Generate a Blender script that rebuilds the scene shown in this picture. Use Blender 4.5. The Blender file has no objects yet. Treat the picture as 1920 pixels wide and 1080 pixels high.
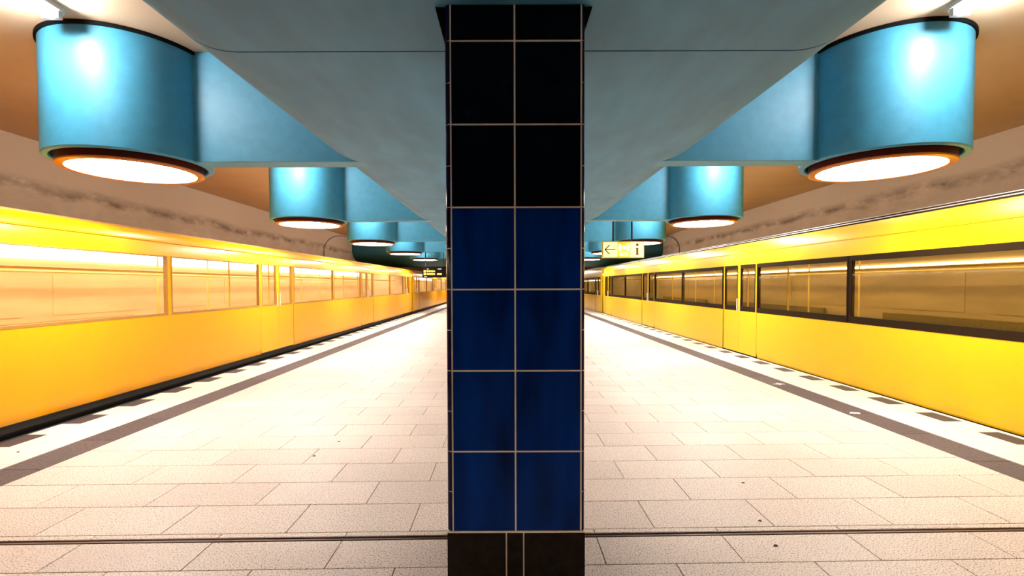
import bpy, math, random
from mathutils import Matrix, Vector
random.seed(7)
SC = bpy.context.scene
COL = SC.collection

# ------------------------------------------------------------------ camera, world, exposure
cd = bpy.data.cameras.new('camera'); cam = bpy.data.objects.new('camera', cd); COL.objects.link(cam)
cd.sensor_width = 36.0; cd.lens = 900/1920*36
cd.shift_x = (960-950)/1920; cd.shift_y = (557.6-540)/1920
cd.clip_start = 0.05; cd.clip_end = 200
cam.matrix_world = (Matrix.Translation((-0.05, 0, 1.5)) @ Matrix.Rotation(math.radians(90-1.5), 4, 'X')
                    @ Matrix.Rotation(-0.003, 4, 'Z'))
SC.camera = cam
W = bpy.data.worlds.new('world'); SC.world = W; W.use_nodes = True
W.node_tree.nodes['Background'].inputs[0].default_value = (0.8, 0.85, 1, 1)
W.node_tree.nodes['Background'].inputs[1].default_value = 0.02
SC.view_settings.view_transform = 'Standard'; SC.view_settings.look = 'None'
SC.view_settings.exposure = -0.3; SC.view_settings.gamma = 1.0
SC.view_settings.use_curve_mapping = False
LENS_E, TUBE_E = 52.0, 560.0          # light output of the drum lamps and the tube lights
LEFT_CAR_E, RIGHT_CAR_E = 17.0, 24.0   # strips inside the trains

# ------------------------------------------------------------------ materials
def nodes(name):
    m = bpy.data.materials.new(name); m.use_nodes = True
    nt = m.node_tree
    return m, nt, nt.nodes['Principled BSDF']
def mat(name, col, rough=0.5, metal=0.0, spec=0.5, coat=0.0, var=0.0, scale=6.0, bump=0.0, bscale=60.0, emit=None, es=0.0, stretch=None, rnd=0.0):
    m, nt, b = nodes(name); N = nt.nodes; L = nt.links
    b.inputs['Base Color'].default_value = (*col, 1); b.inputs['Roughness'].default_value = rough
    b.inputs['Metallic'].default_value = metal; b.inputs['Specular IOR Level'].default_value = spec
    b.inputs['Coat Weight'].default_value = coat; b.inputs['Coat Roughness'].default_value = 0.12
    g = N.new('ShaderNodeNewGeometry'); pos = g.outputs['Position']
    if stretch:
        mp = N.new('ShaderNodeMapping'); mp.inputs['Scale'].default_value = stretch
        L.new(pos, mp.inputs[0]); pos = mp.outputs[0]
    if var or rnd:
        n = N.new('ShaderNodeTexNoise'); n.inputs['Scale'].default_value = scale; n.inputs['Detail'].default_value = 6
        L.new(pos, n.inputs['Vector'])
        mr = N.new('ShaderNodeMapRange'); mr.inputs[1].default_value = .3; mr.inputs[2].default_value = .7
        mr.inputs[3].default_value = 1-var; mr.inputs[4].default_value = 1+var
        L.new(n.outputs['Fac'], mr.inputs[0]); fac = mr.outputs[0]
        if rnd:
            oi = N.new('ShaderNodeObjectInfo'); r2 = N.new('ShaderNodeMapRange')
            r2.inputs[3].default_value = 1-rnd; r2.inputs[4].default_value = 1+rnd
            L.new(oi.outputs['Random'], r2.inputs[0])
            mu = N.new('ShaderNodeMath'); mu.operation = 'MULTIPLY'
            L.new(fac, mu.inputs[0]); L.new(r2.outputs[0], mu.inputs[1]); fac = mu.outputs[0]
        vm = N.new('ShaderNodeVectorMath'); vm.operation = 'SCALE'; vm.inputs[0].default_value = col
        L.new(fac, vm.inputs['Scale']); L.new(vm.outputs[0], b.inputs['Base Color'])
    if bump:
        n2 = N.new('ShaderNodeTexNoise'); n2.inputs['Scale'].default_value = bscale; n2.inputs['Detail'].default_value = 5
        L.new(g.outputs['Position'], n2.inputs['Vector'])
        bp = N.new('ShaderNodeBump'); bp.inputs['Strength'].default_value = bump; bp.inputs['Distance'].default_value = 0.01
        L.new(n2.outputs['Fac'], bp.inputs['Height']); L.new(bp.outputs[0], b.inputs['Normal'])
    if emit:
        b.inputs['Emission Color'].default_value = (*emit, 1); b.inputs['Emission Strength'].default_value = es
    return m
def glass(name, tint, ior=1.5, rough=0.05):
    m, nt, b = nodes(name); N = nt.nodes; L = nt.links; N.remove(b)
    t = N.new('ShaderNodeBsdfTransparent'); t.inputs[0].default_value = (*tint, 1)
    g = N.new('ShaderNodeBsdfGlossy'); g.inputs['Roughness'].default_value = rough
    f = N.new('ShaderNodeFresnel'); f.inputs[0].default_value = ior
    mx = N.new('ShaderNodeMixShader'); gg = N.new('ShaderNodeNewGeometry'); k = N.new('ShaderNodeMath'); k.operation = 'MULTIPLY'
    iv = N.new('ShaderNodeMath'); iv.operation = 'SUBTRACT'; iv.inputs[0].default_value = 1; L.new(gg.outputs['Backfacing'], iv.inputs[1])
    L.new(f.outputs[0], k.inputs[0]); L.new(iv.outputs[0], k.inputs[1]); L.new(k.outputs[0], mx.inputs[0]); L.new(t.outputs[0], mx.inputs[1]); L.new(g.outputs[0], mx.inputs[2])
    L.new(mx.outputs[0], N['Material Output'].inputs[0]); return m
def stone(name, base, dark, amount=0.5, rough=0.5, scale=120, rnd=0.04, big=0.05):
    m, nt, b = nodes(name); N = nt.nodes; L = nt.links
    g = N.new('ShaderNodeNewGeometry')
    n = N.new('ShaderNodeTexNoise'); n.inputs['Scale'].default_value = scale; n.inputs['Detail'].default_value = 3
    L.new(g.outputs['Position'], n.inputs['Vector'])
    cr = N.new('ShaderNodeValToRGB'); e = cr.color_ramp
    e.elements[0].position = 0.34; e.elements[0].color = (*dark, 1)
    e.elements[1].position = 0.34+0.14*(1-amount)+0.04; e.elements[1].color = (*base, 1)
    L.new(n.outputs['Fac'], cr.inputs[0])
    n2 = N.new('ShaderNodeTexNoise'); n2.inputs['Scale'].default_value = 1.3; n2.inputs['Detail'].default_value = 4
    L.new(g.outputs['Position'], n2.inputs['Vector'])
    m1 = N.new('ShaderNodeMapRange'); m1.inputs[1].default_value = .3; m1.inputs[2].default_value = .7
    m1.inputs[3].default_value = 1-big; m1.inputs[4].default_value = 1+big; L.new(n2.outputs['Fac'], m1.inputs[0])
    oi = N.new('ShaderNodeObjectInfo'); m2 = N.new('ShaderNodeMapRange'); m2.inputs[3].default_value = 1-rnd; m2.inputs[4].default_value = 1+rnd
    L.new(oi.outputs['Random'], m2.inputs[0])
    mu = N.new('ShaderNodeMath'); mu.operation = 'MULTIPLY'; L.new(m1.outputs[0], mu.inputs[0]); L.new(m2.outputs[0], mu.inputs[1])
    vm = N.new('ShaderNodeVectorMath'); vm.operation = 'SCALE'; L.new(cr.outputs[0], vm.inputs[0]); L.new(mu.outputs[0], vm.inputs['Scale'])
    L.new(vm.outputs[0], b.inputs['Base Color']); b.inputs['Roughness'].default_value = rough
    return m
def wall_mat(name, base, stain, z0, amp):
    m, nt, b = nodes(name); N = nt.nodes; L = nt.links
    g = N.new('ShaderNodeNewGeometry'); sx = N.new('ShaderNodeSeparateXYZ'); L.new(g.outputs['Position'], sx.inputs[0])
    def math_(op, a, c):
        x = N.new('ShaderNodeMath'); x.operation = op
        for i, v in enumerate((a, c)):
            if isinstance(v, (int, float)): x.inputs[i].default_value = v
            else: L.new(v, x.inputs[i])
        return x.outputs[0]
    mp = N.new('ShaderNodeMapping'); mp.inputs['Scale'].default_value = (1, .45, 1); L.new(g.outputs['Position'], mp.inputs[0])
    n = N.new('ShaderNodeTexNoise'); n.inputs['Scale'].default_value = 1.6; n.inputs['Detail'].default_value = 5; n.inputs['Roughness'].default_value = .55
    L.new(mp.outputs[0], n.inputs['Vector'])
    n2 = N.new('ShaderNodeTexNoise'); n2.inputs['Scale'].default_value = 3.2; n2.inputs['Detail'].default_value = 9; n2.inputs['Roughness'].default_value = .68
    L.new(mp.outputs[0], n2.inputs['Vector'])
    # tide mark: irregular dark line around height z0, blotches under it
    h = math_('ADD', sx.outputs[2], math_('MULTIPLY', math_('SUBTRACT', n.outputs['Fac'], .5), amp))
    d = math_('ABSOLUTE', math_('SUBTRACT', h, z0), 0)
    mr = N.new('ShaderNodeMapRange'); mr.inputs[1].default_value = 0.0; mr.inputs[2].default_value = 0.17; mr.inputs[3].default_value = 1; mr.inputs[4].default_value = 0
    L.new(d, mr.inputs[0])
    below = N.new('ShaderNodeMapRange'); below.inputs[1].default_value = z0-.05; below.inputs[2].default_value = z0+.05; below.inputs[3].default_value = .22; below.inputs[4].default_value = 0
    L.new(h, below.inputs[0])
    blot = N.new('ShaderNodeMapRange'); blot.inputs[1].default_value = .38; blot.inputs[2].default_value = .60
    L.new(n2.outputs['Fac'], blot.inputs[0])
    f = math_('MULTIPLY', math_('MAXIMUM', mr.outputs[0], below.outputs[0]), blot.outputs[0])
    mx = N.new('ShaderNodeMix'); mx.data_type = 'RGBA'; mx.inputs['A'].default_value = (*base, 1); mx.inputs['B'].default_value = (*stain, 1)
    L.new(f, mx.inputs['Factor']); L.new(mx.outputs['Result'], b.inputs['Base Color'])
    b.inputs['Roughness'].default_value = .85
    bp = N.new('ShaderNodeBump'); bp.inputs['Strength'].default_value = .4; bp.inputs['Distance'].default_value = .02
    L.new(n2.outputs['Fac'], bp.inputs['Height']); L.new(bp.outputs[0], b.inputs['Normal'])
    return m

M = dict(
    blue=mat('blue_paint', (.045, .27, .43), .5, var=.07, scale=9, bump=.10, bscale=45),
    beam=mat('beam_paint', (.055, .24, .42), .6, var=.15, scale=4.5, bump=.14, bscale=22, stretch=(1, .35, 1)),
    teal=mat('dark_teal_paint', (.015, .11, .16), .6, var=.1),
    cream=mat('cream_ceiling', (.64, .48, .32), .9, var=.05, scale=1.2, bump=.1, bscale=18),
    wallL=wall_mat('stained_plaster_left', (.47, .35, .24), (.15, .095, .06), 3.17, .42),
    wallR=wall_mat('stained_plaster_right', (.47, .35, .24), (.15, .095, .06), 3.34, .34),
    dark=mat('dark_concrete', (.06, .045, .035), .9, var=.3, scale=3),
    black=mat('black_gap', (.003, .003, .003), .7, spec=.1),
    slab=stone('speckled_stone', (.70, .555, .47), (.09, .05, .035), .3, .5, 125, .07),
    edge=stone('pale_edge_stone', (.80, .67, .56), (.40, .30, .22), .3, .5, 130, .04),
    bed=mat('joint_mortar', (.05, .035, .028), .9),
    tact=mat('ribbed_grey_stone', (.125, .09, .085), .55, var=.25, scale=40, rnd=.12),
    check=mat('dark_edge_stone', (.045, .032, .03), .6, var=.2, scale=30),
    nosing=mat('edge_nosing', (.72, .68, .66), .4, metal=.2),
    bronze=mat('bronze_strip', (.10, .05, .032), .42, metal=.55, var=.35, scale=25, stretch=(.2, 1, 1)),
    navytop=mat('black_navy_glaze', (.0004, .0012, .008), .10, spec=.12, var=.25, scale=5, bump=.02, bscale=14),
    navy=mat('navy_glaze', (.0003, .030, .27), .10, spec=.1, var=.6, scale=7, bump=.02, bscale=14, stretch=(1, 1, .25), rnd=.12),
    indigo=mat('indigo_glaze', (.008, .006, .06), .10, spec=.2, rnd=.2),
    grout=mat('pale_grout', (.98, .91, .87), .8),
    skirt=mat('dark_granite', (.011, .0065, .005), .45, spec=.15, var=.55, scale=22),
    maroon=mat('maroon_ring', (.09, .010, .005), .35, spec=.25),
    amber=mat('amber_lip', (.50, .15, .012), .3),
    lens=mat('lit_lens', (1, 1, 1), .4, emit=(1, .93, .86), es=LENS_E),
    tube=mat('lit_tube', (1, 1, 1), .4, emit=(1, .96, .92), es=TUBE_E),
    casing=mat('white_casing', (.75, .73, .70), .4),
    capgrey=mat('grey_cap', (.62, .60, .57), .45),
    clip=mat('steel_clip', (.20, .18, .15), .4, metal=.6),
    yL=mat('yellow_paint_left', (.88, .39, .0), .34, spec=.3, coat=.05),
    yR=mat('yellow_paint_right', (.85, .50, .0), .34, spec=.3, coat=.05),
    seal=mat('brown_rubber', (.022, .012, .005), .6, spec=.04),
    sealL=mat('ochre_rubber', (.36, .17, .03), .5),
    trim=mat('bright_trim', (.78, .74, .70), .3, metal=.5),
    under=mat('underframe', (.012, .011, .011), .7),
    glassR=glass('tinted_glass', (.80, .72, .52), 1.45),
    glassL=glass('clear_glass', (.97, .93, .85), 1.4),
    woodR=mat('tan_lining', (.42, .31, .15), .6, var=.15, scale=4, stretch=(1, .15, 1)),
    woodL=mat('cream_lining', (.85, .66, .38), .6, var=.1, scale=4, stretch=(1, .15, 1)),
    seat=mat('olive_seat', (.15, .11, .035), .8, var=.3, scale=30),
    seatL=mat('ochre_seat', (.62, .34, .09), .8, var=.2, scale=30),
    pole=mat('yellow_pole', (.85, .6, .15), .3),
    stripL=mat('car_light_left', (1, 1, 1), .4, emit=(1, .93, .80), es=LEFT_CAR_E),
    stripR=mat('car_light_right', (1, 1, 1), .4, emit=(1, .93, .80), es=RIGHT_CAR_E),
    signbox=mat('sign_case', (.85, .62, .02), .4),
    signlit=mat('sign_lit_pane', (.9, .75, .25), .3, emit=(1, .90, .42), es=1.15),
    signyel=mat('sign_yellow_pane', (.95, .75, .02), .3, emit=(1, .74, .0), es=.55),
    ink=mat('black_ink', (.02, .008, .004), .5),
    brownink=mat('brown_ink', (.16, .03, .01), .5),
    white=mat('sign_white', (1, 1, 1), .4, emit=(1, .97, .85), es=1.0),
    led=mat('yellow_led', (1, .7, .05), .5, emit=(1, .66, .05), es=2.4),
    ledw=mat('white_led', (1, .95, .85), .5, emit=(1, .92, .8), es=.9),
    disp=mat('black_display', (.004, .003, .004), .5, spec=.1),
    polebrown=mat('dark_pole', (.02, .009, .006), .4),
    cable=mat('cable', (.07, .045, .03), .6),
    paper=mat('paper_scrap', (.85, .83, .80), .8),
    rail=mat('rail_steel', (.2, .18, .16), .4, metal=.8),
)

# ------------------------------------------------------------------ mesh helpers
class MB:
    def __init__(s): s.v = []; s.f = []; s.mi = []
    def add(s, v, f, mi=0):
        b = len(s.v); s.v += v; s.f += [tuple(b+i for i in q) for q in f]; s.mi += [mi]*len(f); return s
    def box(s, x0, x1, y0, y1, z0, z1, mi=0):
        if x0 > x1: x0, x1 = x1, x0
        v = [(x, y, z) for z in (z0, z1) for y in (y0, y1) for x in (x0, x1)]
        return s.add(v, [(0,2,3,1),(4,5,7,6),(0,1,5,4),(2,6,7,3),(0,4,6,2),(1,3,7,5)], mi)
    def cbox(s, x0, x1, y0, y1, z0, z1, c, axis='z+', shear=0.0):      # chamfered on one face
        if x0 > x1: x0, x1 = x1, x0
        def ring(z, i): return [(x0+i, y0+i, z), (x1-i, y0+i, z), (x1-i, y1-i, z), (x0+i, y1-i, z)]
        v = ring(z0, 0)+ring(z1-c, 0)+ring(z1, c)
        f = [(3,2,1,0)]
        for k in (0, 4): f += [(k+i, k+(i+1) % 4, k+4+(i+1) % 4, k+4+i) for i in range(4)]
        f += [(8,9,10,11)]
        if shear: v = [(x, y+shear*x, z) for x, y, z in v]
        return s.add(v, f)
    def prism(s, prof, axis, a, b, mi=0, cap=True):                   # profile of 2-d points swept along an axis
        n = len(prof); v = []
        for t in (a, b):
            for p in prof: v.append({'x': (t, p[0], p[1]), 'y': (p[0], t, p[1]), 'z': (p[0], p[1], t)}[axis])
        f = [(i, (i+1) % n, n+(i+1) % n, n+i) for i in range(n)]
        if cap: f += [tuple(range(n-1, -1, -1)), tuple(range(n, 2*n))]
        return s.add(v, f, mi)
    def lathe(s, prof, cx, cy, n=64, mi=0, closed=True):
        v = []; k = len(prof)
        for i in range(n):
            a = 2*math.pi*i/n
            for r, z in prof: v.append((cx+r*math.cos(a), cy+r*math.sin(a), z))
        f = []
        for i in range(n):
            j = (i+1) % n
            for q in range(k if closed else k-1):
                p = (q+1) % k
                f.append((i*k+q, j*k+q, j*k+p, i*k+p))
        return s.add(v, f, mi)
    def tube(s, pts, r, n=8, mi=0):
        b = len(s.v); P = [Vector(p) for p in pts]; v = []
        for i, p in enumerate(P):
            d = (P[min(i+1, len(P)-1)]-P[max(i-1, 0)]).normalized()
            u = d.cross(Vector((0, 0, 1)) if abs(d.z) < .9 else Vector((1, 0, 0))).normalized(); w = d.cross(u)
            for k in range(n):
                a = 2*math.pi*k/n; v.append(tuple(p+u*r*math.cos(a)+w*r*math.sin(a)))
        f = [(i*n+k, i*n+(k+1) % n, (i+1)*n+(k+1) % n, (i+1)*n+k) for i in range(len(P)-1) for k in range(n)]
        f += [tuple(range(n-1, -1, -1)), tuple((len(P)-1)*n+k for k in range(n))]
        return s.add(v, f, mi)
    def mesh(s, name, mats, smooth=None):
        me = bpy.data.meshes.new(name); me.from_pydata(s.v, [], s.f)
        for m in (mats if isinstance(mats, (list, tuple)) else [mats]): me.materials.append(m)
        me.polygons.foreach_set('material_index', s.mi); me.update()
        import bmesh
        bm = bmesh.new(); bm.from_mesh(me); bmesh.ops.recalc_face_normals(bm, faces=bm.faces); bm.to_mesh(me); bm.free()
        if smooth:
            me.polygons.foreach_set('use_smooth', [True]*len(me.polygons)); me.set_sharp_from_angle(angle=math.radians(smooth))
        return me
    def obj(s, name, mats, parent=None, smooth=None, loc=None):
        return link(name, s.mesh(name, mats, smooth), parent, loc)
def link(name, me, parent=None, loc=None):
    o = bpy.data.objects.new(name, me); COL.objects.link(o)
    if parent: o.parent = parent
    if loc: o.location = loc
    return o
def tag(o, label=None, cat=None, group=None, kind=None):
    for k, v in (('label', label), ('category', cat), ('group', group), ('kind', kind)):
        if v: o[k] = v
    return o
def thing(name, label, cat, loc=(0, 0, 0), group=None):
    o = bpy.data.objects.new(name, None); o.empty_display_size = .1; COL.objects.link(o); o.location = loc
    return tag(o, label, cat, group)
def struct(o, label, cat):
    return tag(o, label, cat, kind='structure')
Y0, Y1 = -21.0, 50.0
EDGE = 4.91; ZC = 3.96; ZS = 2.806

# ------------------------------------------------------------------ the station shell
floor = MB().box(-EDGE+.02, EDGE-.02, Y0, Y1, -1.25, -.008).obj('floor', [M['bed']])
struct(floor, 'platform of pale speckled stone slabs between the two trains', 'floor')
trackbed = MB().box(-8.2, -EDGE+.02, Y0, Y1, -1.45, -1.25).box(EDGE-.02, 8.2, Y0, Y1, -1.45, -1.25).obj('trim_1', [M['dark']])
struct(trackbed, 'dark track beds under the trains', 'track bed')
ceiling = MB().box(-8.2, 8.2, Y0, Y1, ZC, ZC+.3).obj('ceiling', [M['cream']])
struct(ceiling, 'flat cream ceiling above both tracks', 'ceiling')
struct(MB().box(-8.3, -8.0, Y0, Y1, -1.45, ZC+.3).obj('wall_left', [M['wallL']]), 'stained beige tunnel wall behind the left train', 'wall')
struct(MB().box(8.0, 8.3, Y0, Y1, -1.45, ZC+.3).obj('wall_right', [M['wallR']]), 'stained beige tunnel wall behind the right train', 'wall')
struct(MB().box(-8.3, 8.3, Y1, Y1+.3, -1.45, ZC+.3).obj('wall_far', [M['dark']]), 'dark end wall of the station far beyond the trains', 'wall')
struct(MB().box(-8.3, 8.3, Y0-.3, Y0, -1.45, ZC+.3).obj('wall_near', [M['dark']]), 'dark end wall of the station behind the viewpoint', 'wall')
# lowered dark teal bulkhead across the far end, rounded at its lower front
zb = 2.55
prof = [(24.75, ZC), (24.75, 3.25)]
for i in range(1, 9):
    a = math.pi/2*i/8
    prof.append((24.75+2.6*(1-math.cos(a)), zb+.7*(1-math.sin(a))))
prof += [(28.5, zb), (28.5, ZC)]
struct(MB().prism(prof, 'x', -8.0, 8.0).obj('trim_2', [M['teal']], smooth=40), 'dark teal lowered bulkhead with rounded lower edge across far end', 'bulkhead')

# ------------------------------------------------------------------ platform paving
SH = 0.02; TW, TD, GAP = .751, .376, .005
XIN = 3.855                                  # inner border of the ribbed strips
ROW0 = 2.90                                  # near edge (at x = 0) of the row beyond the metal strip
slabs = []
stuff = MB()
def paving(x0, x1, yc0, yc1, dest):
    dest.cbox(x0+GAP/2, x1-GAP/2, yc0+GAP/2, yc1-GAP/2, -.03, 0, .0015, shear=SH)
r0 = int((Y0-ROW0)/TD)+1; r1 = int((Y1-ROW0)/TD)-1
cells = []
for r in range(r0, r1):
    ya = ROW0+r*TD; ph = .105 if r % 2 == 0 else .48
    if r == -1: ya_b = ya+TD-.03
    k0 = int(math.floor((-XIN-ph)/TW))
    for k in range(k0, 20):
        a = max(ph+k*TW, -XIN); b = min(ph+(k+1)*TW, XIN)
        if b-a < .03: continue
        cells.append((r, a, b, ya, ya+TD))
vis = sorted([c for c in cells if c[4] > 2.3], key=lambda c: (c[0], abs(c[1]+c[2])))
near = set(vis[:300])
cache = {}
for c in cells:
    r, a, b, ya, yb = c
    pieces = [(ya, yb)]
    if r == -1: pieces = [(ya, 2.805), (2.852, yb)]   # the metal expansion strip cuts this row
    if r < -1 or c not in near:
        for p in pieces: paving(a, b, p[0], p[1], stuff)
        continue
    for p in pieces:
        key = (round(b-a, 4), round(p[1]-p[0], 4))
        if key not in cache:
            mb = MB(); w, d = key; paving(-w/2, w/2, -d/2, d/2, mb); cache[key] = mb.mesh('paving_slab', [M['slab']])
        xm, ym = (a+b)/2, (p[0]+p[1])/2
        link('paving_slab', cache[key], floor, (xm, ym+SH*xm, random.uniform(-.0006, .0006)))
tag(stuff.obj('distant_paving', [M['slab']], floor), kind='stuff')
# ribbed tactile strips, pale edge slabs, dark and light edge tiles
rib = MB()
n = 18; w = (4.205-XIN)/n
for i in range(n):
    x0 = -(4.205-XIN)/2+i*w
    rib.prism([(x0, -.012), (x0+w*.15, -.002), (x0+w*.62, -.002), (x0+w*.78, -.012), (x0+w, -.012), (x0+w, -.03), (x0, -.03)], 'y', -.372, .372)
rib_me = rib.mesh('tactile_slab', [M['tact']])
edge_me = MB().cbox(-.2425, .2425, -.3735, .3735, -.03, 0, .0015).mesh('edge_slab', [M['edge']])
dk = MB().cbox(-.100, .100, -.1865, .1865, -.03, 0, .0015)
dark_me = dk.mesh('dark_edge_tile', [M['check']]); light_me = dk.mesh('light_edge_tile', [M['edge']])
for sgn in (-1, 1):
    far_rib, far_edge, far_dark, far_light = [], [], [], []
    y = 2.02 if sgn < 0 else 2.14
    i = 0
    while y < 43:
        nearp = y < 34
        if nearp:
            link('tactile_slab', rib_me, floor, (sgn*(XIN+4.205)/2, y, 0))
            link('edge_slab', edge_me, floor, (sgn*4.4555, y+.1, 0))
            yd = y + (.36 if sgn < 0 else .225)
            link('dark_edge_tile', dark_me, floor, (sgn*4.803, yd, 0)); link('light_edge_tile', light_me, floor, (sgn*4.803, yd+.3755, 0))
        y += .751
    s_ = MB()
    s_.box(sgn*XIN, sgn*4.205, Y0, 1.6, -.03, 0).box(sgn*XIN, sgn*4.205, 34, Y1, -.03, 0)
    tag(s_.obj('distant_tactile_strip', [M['tact']], floor), kind='stuff')
    s_ = MB().box(sgn*4.21, sgn*4.905, Y0, 1.6, -.03, 0).box(sgn*4.21, sgn*4.905, 34.2, Y1, -.03, 0)
    tag(s_.obj('distant_edge_slabs', [M['edge']], floor), kind='stuff')
    MB().box(sgn*4.906, sgn*(4.968 if sgn > 0 else 4.935), Y0, Y1, -.06, .002).obj('edge_nosing', [M['nosing'] if sgn > 0 else M['under']], floor)
# bronze expansion strip, left and right of the column
for k, (xa, xb) in enumerate(((-3.85, -.345), (.33, 3.85))):
    mb = MB()
    for (o0, o1, z) in ((0, .006, .001), (.006, .03, -.004), (.03, .036, .001)):
        v = [(x, 2.812+o+SH*x, zz) for zz in (-.03, z) for x, o in ((xa, o0), (xb, o0), (xb, o1), (xa, o1))]
        mb.add(v, [(3,2,1,0),(4,5,6,7),(0,1,5,4),(1,2,6,5),(2,3,7,6),(3,0,4,7)])
    struct(mb.obj('trim_%d' % (4+k), [M['bronze']]), ('bronze expansion strip across the floor left of the column', 'bronze expansion strip across the floor right of the column')[k], 'trim')

# ------------------------------------------------------------------ the ceiling beam over the middle of the platform
beam = thing('ceiling_beam', 'broad blue concrete beam with rounded edges running above the column', 'beam', (0, 0, ZS))
BH, BR = 2.02, .47
prof = [(-BH, ZC-ZS+.0)]
for i in range(0, 13):
    a = math.pi/2*i/12; prof.append((-BH+BR*(1-math.cos(a)), BR*(1-math.sin(a))))
prof = prof + [(-x, z) for x, z in reversed(prof)]
joints = [Y0+.01] + [2.72+4.64*k for k in range(-6, 5) if Y0 < 2.72+4.64*k] + [24.74]
for a, b in list(zip(joints[:-1], joints[1:]))+[(28.52+5.36*k, 28.52+5.36*(k+1)) for k in range(4)]:
    MB().prism(prof, 'y', a+.006, b-.006).obj('beam_segment', [M['beam']], beam, smooth=30)
core = [(x*.985, z+.02 if z < .9 else z) for x, z in prof]
for a, b in ((Y0+.02, 24.72), (28.54, Y1-.02)): MB().prism(core, 'y', a, b).obj('joint_filler', [M['black']], beam)

# ------------------------------------------------------------------ the tiled column
CX0, CX1, CY0, CY1 = -.337, .321, 2.27, 2.93
col = thing('tiled_column', 'square column of glossy navy tiles with pale grout on black skirting', 'column', ((CX0+CX1)/2, (CY0+CY1)/2, 0))
cl = Vector(col.location)
def C(mb, name, m, smooth=None):
    mb.v = [(x-cl.x, y-cl.y, z-cl.z) for x, y, z in mb.v]
    return mb.obj(name, m, col, smooth)
e = .0022; q = .020
C(MB().prism([(CX0+q, CY0+e), (CX1-.012, CY0+e), (CX1-e, CY0+q), (CX1-e, CY1-q), (CX1-.012, CY1-e), (CX0+q, CY1-e), (CX0+e, CY1-q), (CX0+e, CY0+q)], 'z', 0, ZS-.001), 'grout_core', [M['grout']])
zs = [.317+.387*k for k in range(7)]+[ZS]
R = .0235; g = .008
RX = .0145
fx = [CX0+R+.003, -.01, CX1-RX-.004]
def face_tiles(face):
    if face in 'fb': spans = [(fx[0]+g/2, fx[1]-g/2), (fx[1]+g/2, fx[2]-g/2)]
    else:
        m_ = (CY0+CY1)/2; spans = [(CY0+R+g/2, m_-g/2), (m_+g/2, CY1-R-g/2)]
    for a, b in spans:
        for k in range(7):
            z0, z1 = zs[k]+g/2, zs[k+1]-g/2
            if k == 6: z1 = ZS-.001
            mb = MB().cbox(a, b, z0, z1, 0, .012, .0018)
            tilt = random.uniform(-.0012, .0012); zm = (z0+z1)/2
            out = []
            for p, q, d in mb.v:
                d2 = d + (tilt*(q-zm)*3 if d > .005 else 0)
                out.append({'f': (p, CY0+.012-d2, q), 'b': (p, CY1-.012+d2, q), 'l': (CX0+.012-d2, p, q), 'r': (CX1-.012+d2, p, q)}[face])
            mb.v = out
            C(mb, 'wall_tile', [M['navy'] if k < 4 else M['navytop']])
for fc in 'fblr': face_tiles(fc)
for (cx_, cy_, sx, sy) in ((CX0, CY0, 1, 1), (CX1, CY0, -1, 1), (CX0, CY1, 1, -1), (CX1, CY1, -1, -1)):
    rx = R if sx > 0 else RX
    p = [(cx_+sx*rx, cy_+sy*.012), (cx_+sx*rx, cy_)] + [(cx_+sx*(rx-rx*math.sin(a)), cy_+sy*(R-R*math.cos(a))) for a in [math.pi/2*i/6 for i in range(1, 6)]] + [(cx_, cy_+sy*R), (cx_+sx*.012, cy_+sy*R), (cx_+sx*.012, cy_+sy*.012)]
    z = .317
    while z < ZS-.02:
        z1 = min(z+.1935, ZS)
        C(MB().prism(p, 'z', z+.003, z1-.0015), 'corner_tile', [M['indigo']], 40); z += .1935
# black skirting panels with two pale joints in front
for a, b in ((CX0, -.0585), (-.0515, .0245), (.0315, CX1)):
    C(MB().box(a, b, CY0-.001, CY0+.014, .001, .311), 'skirting_panel', [M['skirt']])
C(MB().box(CX0, CX1, CY1-.014, CY1+.001, .001, .311), 'skirting_panel', [M['skirt']])
for xa, xb in ((CX0-.001, CX0+.013), (CX1-.013, CX1+.001)):
    C(MB().box(xa, xb, CY0+.0145, CY1-.0145, .001, .311), 'skirting_panel', [M['skirt']])
C(MB().box(CX0-.0, CX1+.0, CY0-.002, CY1+.002, .3125, .3215), 'skirting_joint', [M['grout']])
# dark wedges where the column meets the beam
C(MB().prism([(CX0-.001, 2.648), (CX0-.001, ZS-.002), (-.382, ZS-.002)], 'y', CY0+.02, CY1-.02), 'corbel', [M['black']])
C(MB().prism([(CX1+.001, 2.70), (CX1+.001, ZS-.002), (.357, ZS-.002)], 'y', CY0+.02, CY1-.02), 'corbel', [M['black']])

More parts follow.
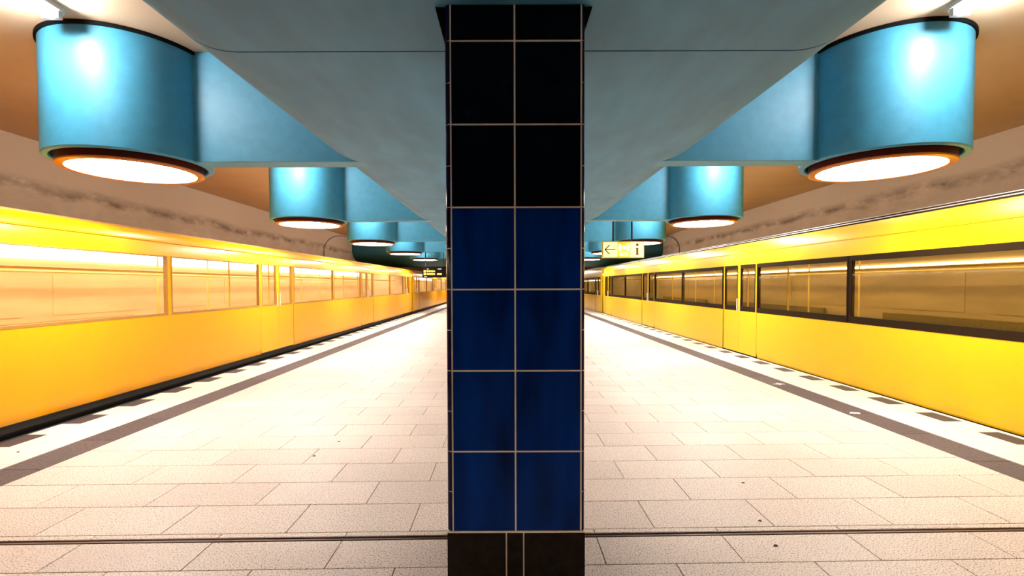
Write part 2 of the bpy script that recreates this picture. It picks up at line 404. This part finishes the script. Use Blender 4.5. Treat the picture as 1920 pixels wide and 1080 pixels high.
# ------------------------------------------------------------------ drum lamps on arms
DR, DRI = .741, .675
ORD = ['nearest', 'second', 'third', 'fourth', 'fifth and farthest visible']
def drum_lamp_meshes():
    d = {}
    d['drum'] = MB().lathe([(DR-.012, 0), (DR, .012), (DR, ZC-ZS-.035), (DRI, ZC-ZS-.035), (DRI, .012), (DRI+.01, 0)], 0, 0, 96).mesh('drum', [M['blue']], 35)
    d['collar'] = MB().lathe([(DR+.022, ZC-ZS-.035), (DR+.022, ZC-ZS-.001), (DR-.05, ZC-ZS-.001), (DR-.05, ZC-ZS-.034)], 0, 0, 96).mesh('ceiling_collar', [M['black']], 35)
    d['ring'] = MB().lathe([(.640, .10), (.642, -.035), (.646, -.045), (.646, -.058), (.585, -.058), (.585, .10)], 0, 0, 96).mesh('lens_ring', [M['maroon']], 35)
    d['lip'] = MB().lathe([(.647, -.058), (.643, -.072), (.625, -.080), (.572, -.076), (.572, -.056)], 0, 0, 96).mesh('lens_lip', [M['amber']], 50)
    le = MB(); prof = [(.0001, -.086), (.2, -.085), (.4, -.081), (.574, -.070), (.574, -.05), (.0001, -.05)]
    le.lathe(prof, 0, 0, 64); d['lens'] = le.mesh('lamp_lens', [M['lens']], 35)
    d['back'] = MB().lathe([(.0001, .12), (.66, .12), (.66, .14), (.0001, .14)], 0, 0, 64).mesh('back_plate', [M['black']], 35)
    cl_ = MB().box(-.02, .02, -.012, .012, -.094, -.07)
    d['clip'] = cl_.mesh('lens_clip', [M['clip']])
    return d
DM = drum_lamp_meshes()
def arm(sgn, dist):
    # box from the drum to inside the beam edge
    x_in = -sgn*(dist-1.545); x_out = -sgn*(DR-.03)
    mb = MB(); c = .006
    x0, x1 = sorted((x_in, x_out))
    mb.prism([(-.122+c, .0015), (.122-c, .0015), (.122, c), (.122, ZC-ZS-.002), (-.122, ZC-ZS-.002), (-.122, c)], 'x', x0, x1)
    return mb.mesh('arm', [M['blue']])
for sgn in (-1, 1):
    X = -4.08 if sgn < 0 else 3.98
    arm_me = arm(sgn, abs(X)); side = 'left' if sgn < 0 else 'right'
    for k in (0, 1, 2, 3, 4, 6, 7, 8):  # rows past the bulkhead are unseen lamps added to light the far train ends
        if k > 4: lab = 'unseen blue drum lamp added to light the far train end on the %s, %s one beyond the dark teal bulkhead' % (side, ['first', 'second', 'third'][k-6])
        elif k >= 0: lab = '%s blue drum ceiling lamp on an arm along the %s train' % (ORD[k], side)
        else: lab = 'blue drum ceiling lamp %s row behind the viewpoint on the %s' % (['first', 'second', 'third'][-k-1], side)
        t = thing('drum_lamp', lab, 'lamp', (X, 5.24+4.64*k, ZS), 'blue drum lamps above the platform edges')
        for nm, key in (('drum', 'drum'), ('ceiling_collar', 'collar'), ('lens_ring', 'ring'), ('lamp_lens', 'lens'), ('back_plate', 'back')):
            o = link(nm, DM[key], t)
            if nm == 'lens_ring': link('lens_lip', DM['lip'], o)
            if nm == 'lamp_lens':
                for a in (.3, 2.4, 4.5):
                    q = link('lens_clip', DM['clip'], o, (.50*math.cos(a), .50*math.sin(a), 0)); q.rotation_euler.z = a
        link('arm', arm_me, t)

# ------------------------------------------------------------------ tube lights on the ceiling between the drums
def capsule(w, l, z0, z1, nseg=8):
    p = [(w*math.cos(a), l+w*math.sin(a)) for a in [math.pi*i/nseg for i in range(nseg+1)]]
    p += [(-x, -y) for x, y in p]
    return MB().prism(p, 'z', z0, z1)
case_me = capsule(.085, .26, -.045, -.001).mesh('casing', [M['casing']], 40)
tb = MB(); tb.tube([(0, -.24, -.075), (0, .24, -.075)], .042, 16); tube_me = tb.mesh('light_tube', [M['tube']], 50)
cap_me = MB().box(-.075, .075, -.022, .022, -.112, -.04).mesh('end_cap', [M['capgrey']])
for sgn in (-1, 1):
    side = 'left' if sgn < 0 else 'right'
    for k in range(0, 5):
        yc = 4.02+4.64*k
        lab = 'white tube light on the ceiling before the %s %s drum lamp' % (ORD[k], side) if k >= 0 else 'white tube light on the %s ceiling %s behind the viewpoint' % (side, ['first', 'second', 'third'][-k-1])
        t = thing('tube_light', lab, 'lamp', (-4.04 if sgn < 0 else 3.94, yc, ZC), 'tube lights on the cream ceiling')
        link('casing', case_me, t); link('light_tube', tube_me, t)
        for e in (-.262, .262): link('end_cap', cap_me, t, (0, e, 0))

# ------------------------------------------------------------------ the trains
def train(sgn, xs, y0, zb, zsill, ztop, roofprof, P):
    t = thing('train', P['label'], 'train', (sgn*(xs+1.3), 12, 0))
    tl = Vector(t.location)
    def X(o): return sgn*(xs+o)
    def put(mb, name, m, parent=t, smooth=None):
        mb.v = [(x-tl.x, y-tl.y, z-tl.z) for x, y, z in mb.v]
        return mb.obj(name, m, parent, smooth)
    WID = 2.62; L = 22.3
    for c in range(3):
        ya = y0+(c-1)*22.8; yb = ya+L
        secs = [('end', .35), ('door', 1.5), ('win', 5.2), ('door', 1.5), ('win', 5.2), ('door', 1.5), ('win', 5.2), ('door', 1.5), ('end', .35)]
        body = MB(); y = ya
        # roof and cantrail swept along the car
        rp = [(X(o), z) for o, z in roofprof]; rp += [(X(WID-o), z) for o, z in reversed(roofprof)]
        inner = [(X(.05), ztop), (X(.09), 2.2), (X(WID-.09), 2.2), (X(WID-.05), ztop)]
        body.prism(rp+list(reversed(inner)), 'y', ya, yb)
        body.box(X(WID-.06), X(WID), ya, yb, zb, ztop)                         # far side
        body.box(X(.03), X(WID-.03), ya, ya+.06, zb, ztop+.02).box(X(.03), X(WID-.03), yb-.06, yb, zb, ztop+.02)   # car ends
        wins, doors = [], []
        for kind, l in secs:
            a, b = y, y+l; y = b
            if kind == 'door':
                doors.append((a, b)); continue
            # lower side with a slightly tucked-in foot
            body.prism([(X(0), zsill), (X(0), zb+.12), (X(.012), zb+.03), (X(.02), zb), (X(.06), zb), (X(.06), zsill)], 'y', a, b)
            if kind == 'end':
                body.box(X(0), X(.06), a, b, zsill, ztop+.01)
            else:
                n = 2; wl = l/n; p = P['pillar']
                for i in range(n):
                    wins.append((a+i*wl+p/2, a+(i+1)*wl-p/2))
                for i in range(n+1):
                    yc = a+i*wl; e = p/2
                    body.box(X(.004), X(.06), max(a, yc-e), min(b, yc+e), zsill, ztop+.01, P['pmi'])
        b_ob = put(body, 'car_body', [P['paint'], P['seal']], smooth=32)
        fw_b, fw_t, fs = P['frame']
        for a, b in wins:
            f = MB(); f.box(X(-.004), X(.045), a, b, zsill, zsill+fw_b).box(X(-.004), X(.045), a, b, ztop-fw_t, ztop)
            f.box(X(-.004), X(.045), a, a+fs, zsill+fw_b, ztop-fw_t).box(X(-.004), X(.045), b-fs, b, zsill+fw_b, ztop-fw_t)
            w_ = put(f, 'window', [P['seal']])
            put(MB().box(X(.004), X(.010), a+fs, b-fs, zsill+fw_b, ztop-fw_t), 'pane', [P['glass']], w_)
        for a, b in doors:
            m_ = (a+b)/2
            for p, q, hs in ((a+.012, m_-.004, 1), (m_+.004, b-.012, -1)):
                f = MB(); s = .055
                zw0, zw1 = zsill-.0, ztop-.0
                f.box(X(.008), X(.05), p, q, zb+.02, zw0).box(X(.008), X(.05), p, q, zw1, ztop+.012)
                f.box(X(.008), X(.05), p, p+s, zw0, zw1).box(X(.008), X(.05), q-s, q, zw0, zw1)
                d_ = put(f, 'door', [P['paint']])
                g_ = MB(); g_.box(X(.004), X(.05), p+s, q-s, zw0, zw0+fw_b).box(X(.004), X(.05), p+s, q-s, zw1-fw_t, zw1)
                g_.box(X(.004), X(.05), p+s, p+s+.03, zw0+fw_b, zw1-fw_t).box(X(.004), X(.05), q-s-.03, q-s, zw0+fw_b, zw1-fw_t)
                put(g_, 'door_window_frame', [P['seal']], d_)
                put(MB().box(X(.014), X(.020), p+s+.03, q-s-.03, zw0+fw_b, zw1-fw_t), 'door_pane', [P['glass']], d_)
                hy = m_-.06 if hs > 0 else m_+.06
                put(MB().tube([(X(-.012), hy, zsill-.02), (X(-.012), hy, zsill+.26)], .011, 8), 'door_handle', [M['trim']], d_)
            for ja in (a, b-.010): put(MB().box(X(.0), X(.05), ja, ja+.010, zb, ztop), 'door_jamb', [P['jamb']])
        # drip rail, roof gutters
        put(MB().prism([(X(P['rail_o']-.012), P['rail_z']), (X(P['rail_o']-.012), P['rail_z']+.014), (X(P['rail_o']+.03), P['rail_z']+.03), (X(P['rail_o']+.03), P['rail_z']-.01)], 'y', ya, yb), 'drip_rail', [P['paint']])
        for (o, z, w_, h_, m_) in P['gutters']:
            put(MB().box(X(o), X(o+w_), ya, yb, z, z+h_), 'roof_gutter', [m_])
        put(MB().box(X(.035), X(.05), ya, yb, ztop-.002, ztop+.01), 'window_head_strip', [P['seal']])
        # inside
        put(MB().box(X(.07), X(WID-.07), ya+.07, yb-.07, .0, .04), 'car_floor', [M['dark']])
        ins = MB(); ins.box(X(WID-.10), X(WID-.065), ya+.07, yb-.07, .04, 2.19)
        ins.box(X(.095), X(WID-.11), ya+.07, yb-.07, 2.16, 2.195)
        ins.box(X(.2), X(WID-.11), ya+.07, ya+.10, .04, 2.15).box(X(.2), X(WID-.11), yb-.10, yb-.07, .04, 2.15)
        put(ins, 'interior_lining', [P['wood']])
        put(MB().box(X(WID-.125), X(WID-.101), ya+.2, yb-.2, *P['strip_z']), 'light_strip', [P['strip']])
        put(MB().box(X(1.15), X(1.45), ya+.3, yb-.3, 2.135, 2.158), 'ceiling_light', [P['strip']])
        far = MB()
        for i in range(9):
            yy = ya+.5+i*2.4
            far.box(X(WID-.112), X(WID-.102), yy, yy+1.9, 1.02, 1.68)
        put(far, 'far_window', [P['farwin']])
        for side_o in ((.10, .52), (WID-.55, WID-.13)):
            for (sa, sb) in ((ya+2.0, ya+6.9), (ya+8.7, ya+13.6), (ya+15.4, ya+20.3)):
                bn = MB().box(X(side_o[0]), X(side_o[1]), sa, sb, .30, .47)
                bo = (side_o[0], side_o[0]+.07) if side_o[0] < 1 else (side_o[1]-.07, side_o[1])
                bn.box(X(bo[0]), X(bo[1]), sa, sb, .47, .93)
                put(bn, 'bench', [P['seatm']])
        pl = MB()
        for yy in (ya+1.9, ya+7.0, ya+8.6, ya+13.7, ya+15.3, ya+20.4):
            for o in (.6, WID-.6): pl.tube([(X(o), yy, .04), (X(o), yy, 2.15)], .017, 8)
        for o in (.62, WID-.62): pl.tube([(X(o), ya+1.0, 1.72), (X(o), yb-1.0, 1.72)], .016, 8)
        put(pl, 'grab_poles', [M['pole']], smooth=60)
        put(MB().box(X(.25), X(WID-.25), ya+.1, yb-.1, -.85, zb-.02).box(X(.035), X(WID-.05), ya, yb, zb-.08, zb), 'underframe', [M['under']])
        for yy in (ya+2.2, ya+4.2, yb-4.2, yb-2.2):
            wh = MB(); wh.lathe([(.05, -.06), (.38, -.06), (.40, -.03), (.40, .06), (.05, .06)], 0, 0, 32)
            for o in (.5, WID-.5):
                k = MB(); k.v = [(X(o)+z*sgn, yy+x, -.82+y_) for x, y_, z in wh.v]; k.f = list(wh.f); k.mi = list(wh.mi)
                put(k, 'wheel', [M['rail']], smooth=40)
    for c in range(2):
        yb = y0+(c-1)*22.8+L
        put(MB().box(X(.15), X(WID-.15), yb+.002, yb+.498, .0, 2.1), 'gangway', [M['under']])
    return t
train(-1, 5.0, 2.6, .114, 1.075, 1.935,
      [(0, 1.935), (.008, 2.05), (.05, 2.19), (.13, 2.275), (.26, 2.325), (.6, 2.37), (1.0, 2.39)],
      dict(label='yellow underground train with cream lit windows at the left platform edge', paint=M['yL'], seal=M['sealL'], glass=M['glassL'], pillar=.08, pmi=0,
           frame=(.03, .02, .02), jamb=M['sealL'], rail_o=.03, rail_z=2.13, gutters=[(.16, 2.285, .03, .02, M['sealL'])],
           wood=M['woodL'], strip=M['stripL'], strip_z=(1.95, 2.12), seatm=M['seatL'], farwin=M['woodL']))
train(1, 4.98, 2.6, .006, .925, 1.91,
      [(0, 1.91), (.004, 2.1), (.02, 2.26), (.05, 2.36), (.13, 2.40), (.5, 2.44), (1.0, 2.46)],
      dict(label='yellow underground train with dark brown window band at the right platform edge', paint=M['yR'], seal=M['seal'], glass=M['glassR'], pillar=.06, pmi=1,
           frame=(.10, .078, .02), jamb=M['seal'], rail_o=.01, rail_z=2.15, gutters=[(.06, 2.365, .03, .020, M['seal']), (.075, 2.392, .02, .010, M['trim']), (.085, 2.405, .03, .016, M['seal']), (.10, 2.428, .02, .006, M['trim'])],
           wood=M['woodR'], strip=M['stripR'], strip_z=(1.825, 1.865), seatm=M['seat'], farwin=M['woodR']))

# ------------------------------------------------------------------ hanging signs
s = thing('hanging_sign', 'lit yellow sign with arrow, SOS and information symbols on two poles', 'sign', (2.864, 12.0, 2.165))
HW, SHT = .52, .412
MB().box(-HW, HW, 0, .12, 0, SHT).obj('sign_case', [M['signbox']], s)
def pane(a, b, m): return MB().box(a, b, -.006, 0, .022, SHT-.022).obj('sign_pane', [m], s)
p1 = pane(-HW+.02, -.150, M['signlit']); p2 = pane(-.144, .168, M['signyel']); p3 = pane(.174, HW-.02, M['signlit'])
def stroke(mb, a, b, w):
    a = Vector((a[0], 0, a[1])); b = Vector((b[0], 0, b[1])); d = (b-a).normalized(); n_ = Vector((-d.z, 0, d.x))*w/2
    q = [a+n_, b+n_, b-n_, a-n_]
    return mb.add([(v.x, -.010, v.z) for v in q]+[(v.x, -.006, v.z) for v in q], [(3,2,1,0),(4,5,6,7),(0,1,5,4),(1,2,6,5),(2,3,7,6),(3,0,4,7)])
ar = MB(); zc = .205
stroke(ar, (-.455, zc), (-.195, zc), .022); stroke(ar, (-.465, zc-.008), (-.345, zc+.115), .024); stroke(ar, (-.465, zc+.008), (-.345, zc-.115), .024)
ar.obj('arrow', [M['ink']], p1)
ii = MB()
ii.prism([(.345+.033*math.cos(a), .322+.036*math.sin(a)) for a in [2*math.pi*k/20 for k in range(20)]], 'y', -.010, -.006)
stroke(ii, (.345, .075), (.345, .245), .052); stroke(ii, (.300, .082), (.392, .082), .020); stroke(ii, (.305, .236), (.345, .236), .020)
ii.obj('information_symbol', [M['brownink']], p3)
em = MB(); cz = .255
em.prism([(.012+.040*math.cos(a), cz+.040*math.sin(a)) for a in [2*math.pi*k/20 for k in range(20)]], 'y', -.010, -.006)
for side in (0, math.pi):
    for r_ in (.072, .102, .132):
        P_ = [(.012+r_*math.cos(side+a), cz+r_*math.sin(side+a)) for a in [math.radians(d) for d in range(-42, 43, 12)]]
        for a, b in zip(P_[:-1], P_[1:]): stroke(em, a, b, .019)
em.obj('emergency_call_symbol', [M['white']], p2)
def text(body, size, loc, m, parent, name):
    cu = bpy.data.curves.new(name, 'FONT'); cu.body = body; cu.size = size; cu.align_x = 'CENTER'; cu.extrude = .002; cu.offset = .003
    o = bpy.data.objects.new(name, cu); COL.objects.link(o)
    dg = bpy.context.evaluated_depsgraph_get(); me = bpy.data.meshes.new_from_object(o.evaluated_get(dg))
    bpy.data.objects.remove(o); me.materials.clear(); me.materials.append(m)
    q = link(name, me, parent, loc); q.rotation_euler.x = math.pi/2
    return q
text('SOS', .125, (.012, -.008, .045), M['white'], p2, 'lettering')
for x in (-.245, .222):
    MB().box(x-.017, x+.017, .04, .08, SHT, ZC-2.165-.001).obj('hanger_pole', [M['polebrown']], s)

d = thing('departure_board', 'black hanging departure board with yellow text rows near the far bulkhead', 'display', (-3.20, 21.0, 1.83))
MB().box(-.53, .53, 0, .18, 0, .48).obj('display_case', [M['disp']], d)
rows = MB()
for z in (.27, .15):
    rows.box(-.47, -.38, -.006, 0, z-.045, z+.045)
    x = -.34
    for w_ in (.05, .035, .06, .03, .05, .04, .04):
        rows.box(x, x+w_, -.006, 0, z-.03, z+.03+(.012 if w_ > .045 else 0)); x += w_+.009
x = .12
for w_ in (.04, .05, .035, .04):
    rows.box(x, x+w_, -.006, 0, .12, .185); x += w_+.009
rows.obj('text_rows', [M['led']], d)
MB().box(.14, .30, -.006, 0, .355, .385).box(-.33, -.25, -.006, 0, .36, .38).box(-.45, -.33, -.006, 0, .03, .042).obj('caption_rows', [M['ledw']], d)
for x in (-.4, .4): MB().box(x-.02, x+.02, .07, .11, .48, ZC-1.831).obj('hanger_pole', [M['polebrown']], d)

ck = thing('platform_clock', 'small white round clock half hidden by the column beside departure board', 'clock', (-2.50, 21.02, 2.10))
def disc(r, y0_, y1_, n=32): return MB().prism([(r*math.cos(2*math.pi*k/n), r*math.sin(2*math.pi*k/n)) for k in range(n)], 'y', y0_, y1_)
disc(.155, 0, .12).obj('clock_case', [M['capgrey']], ck, 40); disc(.14, -.006, 0).obj('clock_face', [M['white']], ck)
hd = MB()
for ang, l in ((.6, .075), (2.2, .115)): stroke(hd, (0, 0), (l*math.sin(ang), l*math.cos(ang)), .012)
hd.obj('clock_hands', [M['ink']], ck)
MB().box(-.015, .015, .045, .075, .152, ZC-2.101).obj('hanger_pole', [M['polebrown']], ck)

# ------------------------------------------------------------------ cables on the walls
def arc(x, y_a, z_a, sweep):
    pts = [(x, y_a, 2.0), (x, y_a, z_a)]
    for i in range(1, 11):
        a = math.pi/2*i/10; pts.append((x, y_a+sweep[0]*(1-math.cos(a)), z_a+sweep[1]*math.sin(a)))
    return pts
tag(MB().tube(arc(-7.98, 20.9, 2.98, (3.0, .93)), .016).obj('wall_cable', [M['cable']], smooth=60), 'thin dark cable curving up the left tunnel wall', 'cable')
tag(MB().tube(arc(7.98, 22.35, 3.1, (2.35, .83)), .016).obj('wall_cable', [M['cable']], smooth=60), 'thin dark cable curving up the right tunnel wall', 'cable')

# ------------------------------------------------------------------ litter on the platform
def scrap(x, y, pts, label, z=.0015):
    mb = MB(); n = len(pts)
    mb.v = [(px, py, 0) for px, py in pts]+[(px*.9, py*.9, .004+.004*(i % 2)) for i, (px, py) in enumerate(pts)]
    mb.f = [tuple(range(n-1, -1, -1)), tuple(range(n, 2*n))]+[(i, (i+1) % n, n+(i+1) % n, n+i) for i in range(n)]; mb.mi = [0]*len(mb.f)
    o = mb.obj('paper_scrap', [M['paper']]); o.location = (x, y, z); return tag(o, label, 'litter')
scrap(4.02, 7.15, [(-.09, .005), (-.02, -.012), (.0, -.06), (.03, -.012), (.1, .0), (.03, .015), (.015, .09), (-.01, .015)], 'white three armed scrap on the right ribbed strip', z=.0)
scrap(3.97, 5.52, [(-.06, .0), (-.01, -.02), (.05, -.03), (.07, .0), (.02, .02), (-.03, .03)], 'small pale scrap on the right ribbed strip nearer the camera', z=.0)

M['crumb'] = mat('dark_crumb', (.03, .015, .01), .8)
def crumb(x, y, k, label):
    rr = random.Random(k); n = 7
    pts = [((.010+.008*rr.random())*math.cos(2*math.pi*i/n), (.008+.006*rr.random())*math.sin(2*math.pi*i/n)) for i in range(n)]
    mb = MB(); mb.v = [(a, b, 0) for a, b in pts]+[(a*.7, b*.7, .004) for a, b in pts]
    mb.f = [tuple(range(n-1, -1, -1)), tuple(range(n, 2*n))]+[(i, (i+1) % n, n+(i+1) % n, n+i) for i in range(n)]; mb.mi = [0]*len(mb.f)
    o = mb.obj('dirt_crumb', [M['crumb']]); o.location = (x, y, .0008); return tag(o, label, 'litter')
crumb(-4.474, 4.305, 0, 'dark crumb on the pale edge stones beside the left train')
crumb(-1.663, 4.571, 1, 'dark crumb on the left paving farther from the column')
crumb(-1.747, 4.182, 2, 'dark crumb on the left paving nearer to the camera')
crumb(1.549, 3.003, 3, 'dark crumb on the right paving just beyond the bronze strip')
crumb(1.732, 3.583, 4, 'dark crumb on the right paving two rows beyond the bronze strip')
crumb(1.487, 2.712, 5, 'dark crumb on the right paving in front of the bronze strip')
